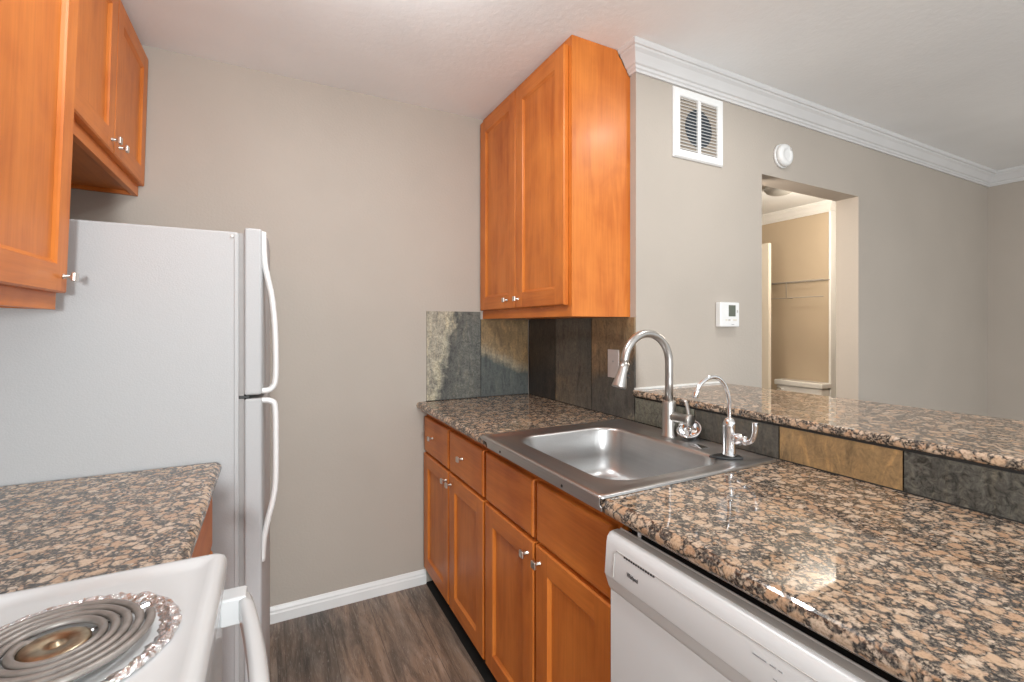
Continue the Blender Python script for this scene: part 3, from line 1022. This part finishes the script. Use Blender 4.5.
def burner(cx, cy, R, turns):
    rnd = random.Random(int(cx * 1000 + cy * 77))
    bm = bmesh.new()
    prof = [(R * .985, 0.9196), (R, 0.9225), (R * .975, 0.9255), (R * .945, 0.9260), (R * .915, 0.9252), (R * .885, 0.9238), (R * .855, 0.9220), (R * .825, 0.9198), (R * .795, 0.9175), (R * .76, 0.915)]
    seg = 120
    rings = []
    for i, (r, z) in enumerate(prof):
        ring = []
        for k in range(seg):
            j = 0 if i in (0, len(prof) - 1) else 1
            a = 2 * pi * k / seg
            ring.append(bm.verts.new((cx + (r + j * rnd.uniform(-.0020, .0020)) * cos(a), cy + (r + j * rnd.uniform(-.0020, .0020)) * sin(a), z + j * rnd.uniform(-.0016, .0018))))
        rings.append(ring)
    for r0, r1 in zip(rings, rings[1:]):
        for k in range(seg):
            bm.faces.new((r0[k], r0[(k + 1) % seg], r1[(k + 1) % seg], r1[k]))
    f = obj('foil_liner', bm, M['foil'], rg, label='crumpled foil ring')
    obj('drip_pan', lathe([(R * .77, 0.9155), (R * .68, 0.911), (R * .5, 0.905), (R * .30, 0.9025), (0, 0.902)], (cx, cy, 0), (0, 0, 1), 64), M['pan'], rg, True, label='drip pan coloured with a dark gold reflection')
    pts = []
    r0, r1 = R * .30, R * .745
    n = int(64 * turns)
    a_end = radians(160)
    for k in range(n + 1):
        t = k / n
        a = a_end + 2 * pi * turns * (t - 0)
        r = r0 + (r1 - r0) * t
        pts.append((cx + r * cos(a), cy + r * sin(a), 0.9335))
    a = a_end
    inn = [(cx + r0 * .90 * cos(a - .35), cy + r0 * .90 * sin(a - .35), 0.929), (cx + r0 * .86 * cos(a - .7), cy + r0 * .86 * sin(a - .7), 0.918)]
    last = 2 * pi * turns + a_end
    out = [(cx + r1 * cos(last + .10), cy + r1 * sin(last + .10), 0.930), (cx + r1 * .99 * cos(last + .22), cy + r1 * .99 * sin(last + .22), 0.918)]
    obj('coil', tube(inn[::-1] + pts + out, 0.0048, 10, flat=((0, 0, 1), 0.85)), M['coil'], rg, True)
    obj('coil_medallion', lathe([(R * .27, 0.9285), (R * .27, 0.9320), (R * .24, 0.9335), (R * .12, 0.9338), (R * .10, 0.9318), (R * .05, 0.9318), (R * .04, 0.9345), (0, 0.935)], (cx, cy, 0), (0, 0, 1), 40), M['brass'], rg, True, label='gold-tinted round burner centre')
    for k in range(3):
        a = radians(40 + 120 * k)
        ax, ay = cos(a), sin(a)
        bmx = tube([(cx + ax * R * .26, cy + ay * R * .26, 0.9262), (cx + ax * R * .84, cy + ay * R * .75, 0.9262)], 0.0026, 6)
        obj('coil_support', bmx, M['chrome'], rg)


burner(-1.5175, -1.577, 0.118, 4.6)
burner(-1.5175, -1.965, 0.095, 3.6)
burner(-1.840, -1.577, 0.095, 3.6)
burner(-1.840, -1.965, 0.118, 4.6)


# ------------------------------------------------------------------ slate backsplash
def tile_run(axis, segs, z0, face, back, g=0.003):
    """row of tiles with sunk joints; axis 'x' (facing -y) or 'y' (facing -x); segs = (a, b, top, material index)"""
    bm = bmesh.new()
    gi = max(s[3] for s in segs) + 1
    dp = face + (back - face) * 0.4

    def P(u, d, z):
        return bm.verts.new((u, d, z) if axis == 'x' else (d, u, z))
    prev = None
    for a, b, z1, mi in segs:
        s = 1 if b > a else -1
        a2, b2 = a + s * g / 2, b - s * g / 2
        f = [P(a2, face, z0), P(b2, face, z0), P(b2, face, z1), P(a2, face, z1)]
        k = [P(a2, back, z0), P(b2, back, z0), P(b2, back, z1), P(a2, back, z1)]
        bm.faces.new(f).material_index = mi
        for i in range(4):
            bm.faces.new((f[i], f[(i + 1) % 4], k[(i + 1) % 4], k[i])).material_index = mi
        if prev:
            pf, pk, pz = prev
            zz = min(pz, z1)
            ga, gb = P(prev_b, dp, z0), P(a2, dp, z0)
            gc, gd = P(a2, dp, zz), P(prev_b, dp, zz)
            bm.faces.new((ga, gb, gc, gd)).material_index = gi
            bm.faces.new((pf[1], ga, gd, pf[2])).material_index = gi
            bm.faces.new((f[0], gb, gc, f[3])).material_index = gi
        prev, prev_b = (f, k, z1), b2
    return bm


bs = thing('slate_backsplash', (0, 0, CT), 'mixed slate tile backsplash in the corner under the wall cabinet', 'backsplash')
T = 1.3315
obj('tile_panel', tile_run('x', [(-0.600, -0.303, 1.371, 0), (-0.303, -0.0125, T, 1)], CT + .004, -0.010, -0.0005), [S1, S2, M['grout']], bs)
obj('tile_panel', tile_run('y', [(-0.0125, -0.286, T, 0), (-0.286, -0.587, T, 1), (-0.587, -0.866, T, 2)], CT + .004, -0.010, -0.0005), [S3, S4, S5, M['grout']], bs)
obj('grout_joint', B((-0.600, -0.0125, -0.0085, -0.0005, CT + .0003, CT + .0038)), M['grout'], bs)
obj('grout_joint', B((-0.0085, -0.0005, -0.866, -0.0125, CT + .0003, CT + .0038)), M['grout'], bs)
hs = thing('slate_backsplash', (0, -1.8, CT), 'low band of slate tiles on the half wall below the bar top', 'backsplash')
obj('tile_panel', tile_run('y', [(-0.870, -1.165, 1.010, 0), (-1.165, -1.463, 1.010, 1), (-1.463, -1.757, 1.010, 2), (-1.757, -2.055, 1.010, 3), (-2.055, -2.35, 1.010, 0), (-2.35, -2.62, 1.010, 1)], CT + .004, -0.010, -0.0005), [H1, H2, H3, H4, M['grout']], hs)
obj('grout_joint', B((-0.0085, -0.0005, -2.62, -0.870, CT + .0003, CT + .0038)), M['grout'], hs)
obj('grout_joint', B((-0.008, -0.0005, -2.62, -0.870, 1.0103, 1.0165)), M['grout'], hs)

ow = thing('outlet_cover', (-0.0105, -0.742, 1.137), 'blank pale pink cover plate on the rust slate tile behind the faucet', 'cover plate')
obj('plate', B((-0.0145, -0.0105, -0.778, -0.706, 1.078, 1.197)), M['outlet'], ow, bevel=0.0018)
obj('screw', lathe([(0.0035, 0), (0.003, 0.001), (0, 0.0012)], (-0.0145, -0.742, 1.147), (-1, 0, 0), 12), M['gasket'], ow, True)

# ------------------------------------------------------------------ taps and small things on the sink
zd = zr - .0042 + .0003
fc = thing('kitchen_faucet', (-0.078, -1.115, zd), 'tall brushed nickel gooseneck faucet with flared pull-down sprayer', 'faucet')
fx, fy = -0.078, -1.115
obj('body', lathe([(0.027, zd), (0.027, zd + .004), (0.0235, zd + .008), (0.0225, 1.034), (0.021, 1.039), (0.014, 1.040)], (fx, fy, 0), (0, 0, 1), 32), M['nickel'], fc, True)
sp = [(fx, fy, 1.036), (fx, fy, 1.10), (fx, fy, 1.17)]
for k in range(1, 19):
    a = pi * k / 18
    sp.append((fx - 0.099 + 0.099 * cos(a), fy, 1.172 + 0.099 * sin(a)))
obj('spout', tube(sp, 0.0135, 18), M['nickel'], fc, True)
p0 = Vector(sp[-1]); dv = Vector((-0.024, 0, -0.075)).normalized()
sh = obj('spray_head', lathe([(0.0145, -.006), (0.0150, 0.012), (0.0152, 0.014), (0.0165, 0.030), (0.0205, 0.056), (0.0235, 0.073), (0.0235, 0.077), (0.020, 0.0785)], p0, dv, 28), M['nickel'], fc, True)
side = Vector((0, -1, 0))
for t in (0.030, 0.044):
    q = p0 + dv * t + Vector((0.010, 0, 0))
    obj('spray_button', lathe([(0.0032, 0.010), (0.0032, 0.0185), (0, 0.019)], q, Vector((0.45, -1, 0)).normalized(), 10), M['black'], sh, True)
obj('handle_hub', lathe([(0.0150, 0.018), (0.0165, 0.022), (0.0165, 0.080), (0.0195, 0.081), (0.0195, 0.094), (0.018, 0.096)], (fx, fy, 0.987), (0, -1, 0), 28), M['nickel'], fc, True)
lev = smooth_pts([(fx, fy - 0.086, 1.004), (fx + .004, fy - 0.078, 1.022), (fx + .008, fy - 0.066, 1.044), (fx + .008, fy - 0.052, 1.048)], 5)
obj('lever', tube(lev, 0.0042, 12, flat=((1, 0, 0), 1.6)), M['nickel'], fc, True)

wf = thing('filter_faucet', (-0.128, -1.395, zd), 'small chrome swan-neck water filter tap at the near end of the sink deck', 'faucet')
wx, wy = -0.128, -1.392
obj('base_gasket', prism([(wx - .050, wy + .030), (wx - .020, wy - .012), (wx + .020, wy - .030), (wx + .034, wy - .006), (wx + .022, wy + .026), (wx - .012, wy + .034)], 'z', zd, zd + .007), M['black'], wf, bevel=0.002)
obj('body', lathe([(0.019, zd + .0072), (0.019, zd + .012), (0.0175, zd + .018), (0.0175, 1.008), (0.018, 1.010), (0.017, 1.020), (0.011, 1.031), (0.006, 1.034)], (wx, wy, 0), (0, 0, 1), 28), M['chrome'], wf, True)
nk = smooth_pts([(wx, wy, 1.030), (wx, wy, 1.060), (wx - .003, wy, 1.090), (wx - .018, wy + .002, 1.128), (wx - .045, wy + .004, 1.150), (wx - .075, wy + .006, 1.152), (wx - .106, wy + .008, 1.137), (wx - .122, wy + .009, 1.118)], 6)
obj('spout', tube(nk, [0.0058] * len(nk), 14), M['chrome'], wf, True)
q = Vector(nk[-1])
obj('spout_tip', lathe([(0.0062, -.004), (0.0075, 0.0), (0.0078, 0.020), (0.006, 0.0225)], q, Vector((-0.45, 0.02, -1)), 16), M['chrome'], wf, True)
hd = obj('valve_hub', lathe([(0.010, 0.015), (0.014, 0.019), (0.0165, 0.026), (0.0165, 0.034), (0.012, 0.040), (0.0105, 0.044), (0.013, 0.048), (0.012, 0.054), (0.006, 0.056)], (wx, wy, 0.978), (0, -1, 0), 24), M['chrome'], wf, True)
lv2 = smooth_pts([(wx, wy - .048, 0.974), (wx, wy - .060, 0.976), (wx, wy - .072, 0.986), (wx, wy - .078, 1.004), (wx, wy - .080, 1.022), (wx, wy - .079, 1.034)], 5)
obj('lever', tube(lv2, [0.0060 + 0.0022 * min(1, i / len(lv2)) for i in range(len(lv2))], 14), M['chrome'], wf, True)

st = thing('sink_strainer', (-0.052, -1.176, zd), 'small steel basket strainer propped against the dark slate behind the faucet', 'strainer')
ax = Vector((-0.55, -0.28, 0.78)).normalized()
c0 = Vector((-0.047, -1.176, zd + .0275))
obj('basket', lathe([(0.0, -.016), (0.024, -.016), (0.029, -.010), (0.033, 0.006), (0.039, 0.008), (0.041, 0.010), (0.039, 0.0125), (0.034, 0.011), (0.030, 0.004), (0.026, -.008), (0.022, -.012), (0.0, -.012)], c0, ax, 32), M['chrome'], st, True)
obj('lift_knob', lathe([(0.004, -.012), (0.004, 0.000), (0.009, 0.003), (0.010, 0.007), (0.006, 0.010), (0, 0.0105)], c0, ax, 18), M['chrome'], st, True)
obj('black_ring', lathe([(0.020, -.0235), (0.026, -.0215), (0.026, -.0175), (0.020, -.0162)], c0, ax, 24), M['black'], st, True)  # plain black ring below the basket

hp_ = obj('hole_cover', bullnose_bm([(-0.125, -1.292), (-0.092, -1.292), (-0.092, -1.246), (-0.125, -1.246)], zd, zd + .004, lambda a, b: min(a.z, b.z) > zd + .002, 0.0015, 2), M['chrome'], None, origin=(-0.108, -1.269, zd))
tag(hp_, 'little flat steel plate lying on the sink deck between the two taps', 'cover plate')

# ------------------------------------------------------------------ wall fittings
vt = thing('air_vent', (0.350, YE, 2.005), 'white louvred air return grille high on the wall below the crown moulding', 'vent')
vx0, vx1, vz0, vz1 = 0.198, 0.502, 2.007, 2.303
fwid = 0.036
bm = bmesh.new()
yo, yi = YE - 0.012, YE - 0.0005
# frame ring with bevelled face
def ringpts(i, y):
    return [bm.verts.new((x, y, z)) for x, z in ((vx0 + i, vz0 + i), (vx1 - i, vz0 + i), (vx1 - i, vz1 - i), (vx0 + i, vz1 - i))]
R_ = [ringpts(0, yi), ringpts(0, yo + .006), ringpts(.006, yo), ringpts(fwid - .002, yo), ringpts(fwid, yo + .003), ringpts(fwid, yi)]
for r0, r1 in zip(R_, R_[1:]):
    for k in range(4):
        bm.faces.new((r0[k], r0[(k + 1) % 4], r1[(k + 1) % 4], r1[k]))
obj('frame', bm, M['trim'], vt)
xm = (vx0 + vx1) / 2
obj('mullion', B((xm - .009, xm + .009, yo + .001, yi, vz0 + fwid, vz1 - fwid)), M['trim'], vt)
obj('backing', B((vx0 + fwid - .003, vx1 - fwid + .003, YE - 0.0012, YE - 0.0004, vz0 + fwid - .003, vz1 - fwid + .003)), M['duct_box'], vt)
obj('duct_opening', lathe([(0.082, 0.0013), (0.082, 0.0020), (0.0, 0.0021)], (xm + .005, YE, (vz0 + vz1) / 2 - .004), (0, -1, 0), 48), M['duct'], vt)
nl = 16
for x0, x1 in ((vx0 + fwid, xm - .009), (xm + .009, vx1 - fwid)):
    for k in range(nl):
        z = vz0 + fwid + (vz1 - vz0 - 2 * fwid) * (k + 0.5) / nl
        obj('louvre', prism([(yo + .0015, z - .0042), (yo + .0025, z - .0046), (yi - .002, z + .0018), (yi - .003, z + .0022)], 'x', x0, x1), M['trim'], vt)

sa = thing('smoke_alarm', (0.928, YE, 2.128), 'round white smoke alarm on the wall above the doorway', 'smoke alarm')
obj('mounting_base', lathe([(0.058, 0.0005), (0.058, 0.010), (0.055, 0.012)], (0.928, YE, 2.128), (0, -1, 0), 40), M['white_plastic'], sa, True)
obj('cover', lathe([(0.054, 0.0125), (0.054, 0.024), (0.050, 0.032), (0.040, 0.036), (0.030, 0.037), (0.028, 0.0345), (0.018, 0.0345), (0, 0.035)], (0.928, YE, 2.128), (0, -1, 0), 40), M['white_plastic'], sa, True)
obj('test_button', lathe([(0.009, 0.0360), (0.008, 0.0385), (0, 0.039)], (0.952, YE, 2.158), (0, -1, 0), 16), M['dw_band'], sa, True)

tm = thing('thermostat', (0.527, YE, 1.345), 'small white digital thermostat on the beige wall left of the doorway', 'thermostat')
obj('housing', B((0.461, 0.587, YE - 0.028, YE - 0.0005, 1.292, 1.402)), M['white_plastic'], tm, bevel=0.005, seg=3)
obj('display', B((0.514, 0.559, YE - 0.0295, YE - 0.0275, 1.339, 1.389)), M['lcd'], tm, bevel=0.0006)
for x in (0.499, 0.518, 0.547, 0.561):
    obj('button', B((x - .006, x + .006, YE - 0.0298, YE - 0.0275, 1.319, 1.327)), M['cream_plastic'] if x != 0.518 else M['dw_band'], tm, bevel=0.0008)
obj('brand_mark', B((0.533, 0.551, YE - 0.0285, YE - 0.0275, 1.301, 1.304)), M['lightprint'], tm)
obj('side_switch', B((0.569, 0.575, YE - 0.0292, YE - 0.0275, 1.356, 1.368)), M['dw_band'], tm)

# ------------------------------------------------------------------ hall and bathroom
cl = thing('ceiling_light', (2.24, -0.02, H), 'round frosted dome light on the hall ceiling, seen through the doorway', 'ceiling light')
obj('rim', lathe([(0.125, 0.0005), (0.128, 0.010), (0.122, 0.018), (0.110, 0.019)], (2.24, -0.02, H), (0, 0, -1), 40), M['nickel'], cl, True)
obj('dome', lathe([(0.118, 0.0195), (0.112, 0.038), (0.096, 0.058), (0.070, 0.072), (0.036, 0.080), (0, 0.082)], (2.24, -0.02, H), (0, 0, -1), 40), M['dome'], cl, True)

ws = thing('wire_shelf', (3.09, 0.5, 1.60), 'thin wire shelf fixed to the tan bathroom wall above the toilet', 'shelf')
sx = 3.00
for x, z in ((sx, 1.705), (sx, 1.556), (3.095, 1.705)):
    obj('rail', tube([(x, 0.078, z), (x, 1.10, z)], 0.0042, 8), M['wire'], ws, True)
for k in range(26):
    y = 0.095 + k * 0.038
    obj('deck_wire', tube([(sx, y, 1.707), (3.097, y, 1.707)], 0.0015, 6), M['wire'], ws, True)
for y in (0.41, 1.09):
    obj('upright', tube([(sx, y, 1.556), (sx, y, 1.705)], 0.0035, 8), M['wire'], ws, True)
    obj('end_bracket', tube([(sx, y, 1.556), (3.097, y, 1.556)], 0.0035, 8), M['wire'], ws, True)

tl = thing('toilet', (2.75, 0.28, 0), 'white toilet against the bathroom wall, tank lid showing over the bar', 'toilet')
ty0, ty1 = 0.062, 0.495
obj('tank', B((2.955, 3.096, ty0 + .012, ty1 - .012, 0.40, 0.742)), M['porcelain'], tl, bevel=0.02, seg=4)
obj('tank_lid', B((2.942, 3.0985, ty0, ty1, 0.7425, 0.792)), M['porcelain'], tl, bevel=0.012, seg=4)
lvr = obj('flush_lever', tube([(2.945, ty1 - .045, 0.715), (2.928, ty1 - .045, 0.715), (2.924, ty1 - .06, 0.713), (2.924, ty1 - .11, 0.705)], 0.006, 10), M['chrome'], tl, True)
ym = (ty0 + ty1) / 2
bm = bmesh.new()
bowl = [(0.10, 0.13, 0.0, 2.82), (0.105, 0.135, 0.03, 2.82), (0.09, 0.15, 0.14, 2.80), (0.12, 0.18, 0.26, 2.76), (0.17, 0.23, 0.36, 2.72), (0.182, 0.245, 0.395, 2.715), (0.175, 0.238, 0.402, 2.715), (0.135, 0.185, 0.400, 2.715), (0.11, 0.15, 0.33, 2.72), (0.05, 0.06, 0.25, 2.75)]
rings = [[bm.verts.new((cx + b * cos(2 * pi * k / 36), ym + a * sin(2 * pi * k / 36), z)) for k in range(36)] for a, b, z, cx in bowl]
for r0, r1 in zip(rings, rings[1:]):
    for k in range(36):
        bm.faces.new((r0[k], r0[(k + 1) % 36], r1[(k + 1) % 36], r1[k]))
bm.faces.new(rings[0]); bm.faces.new(rings[-1])
obj('bowl', bm, M['porcelain'], tl, True)
bm = bmesh.new()
rings = [[bm.verts.new((2.715 + b * cos(2 * pi * k / 36), ym + a * sin(2 * pi * k / 36), z)) for k in range(36)] for a, b, z in ((0.18, 0.24, 0.4035), (0.184, 0.244, 0.412), (0.17, 0.23, 0.424), (0.02, 0.03, 0.428))]
for r0, r1 in zip(rings, rings[1:]):
    for k in range(36):
        bm.faces.new((r0[k], r0[(k + 1) % 36], r1[(k + 1) % 36], r1[k]))
bm.faces.new(rings[0]); bm.faces.new(rings[-1])
obj('seat_lid', bm, M['porcelain'], tl, True)
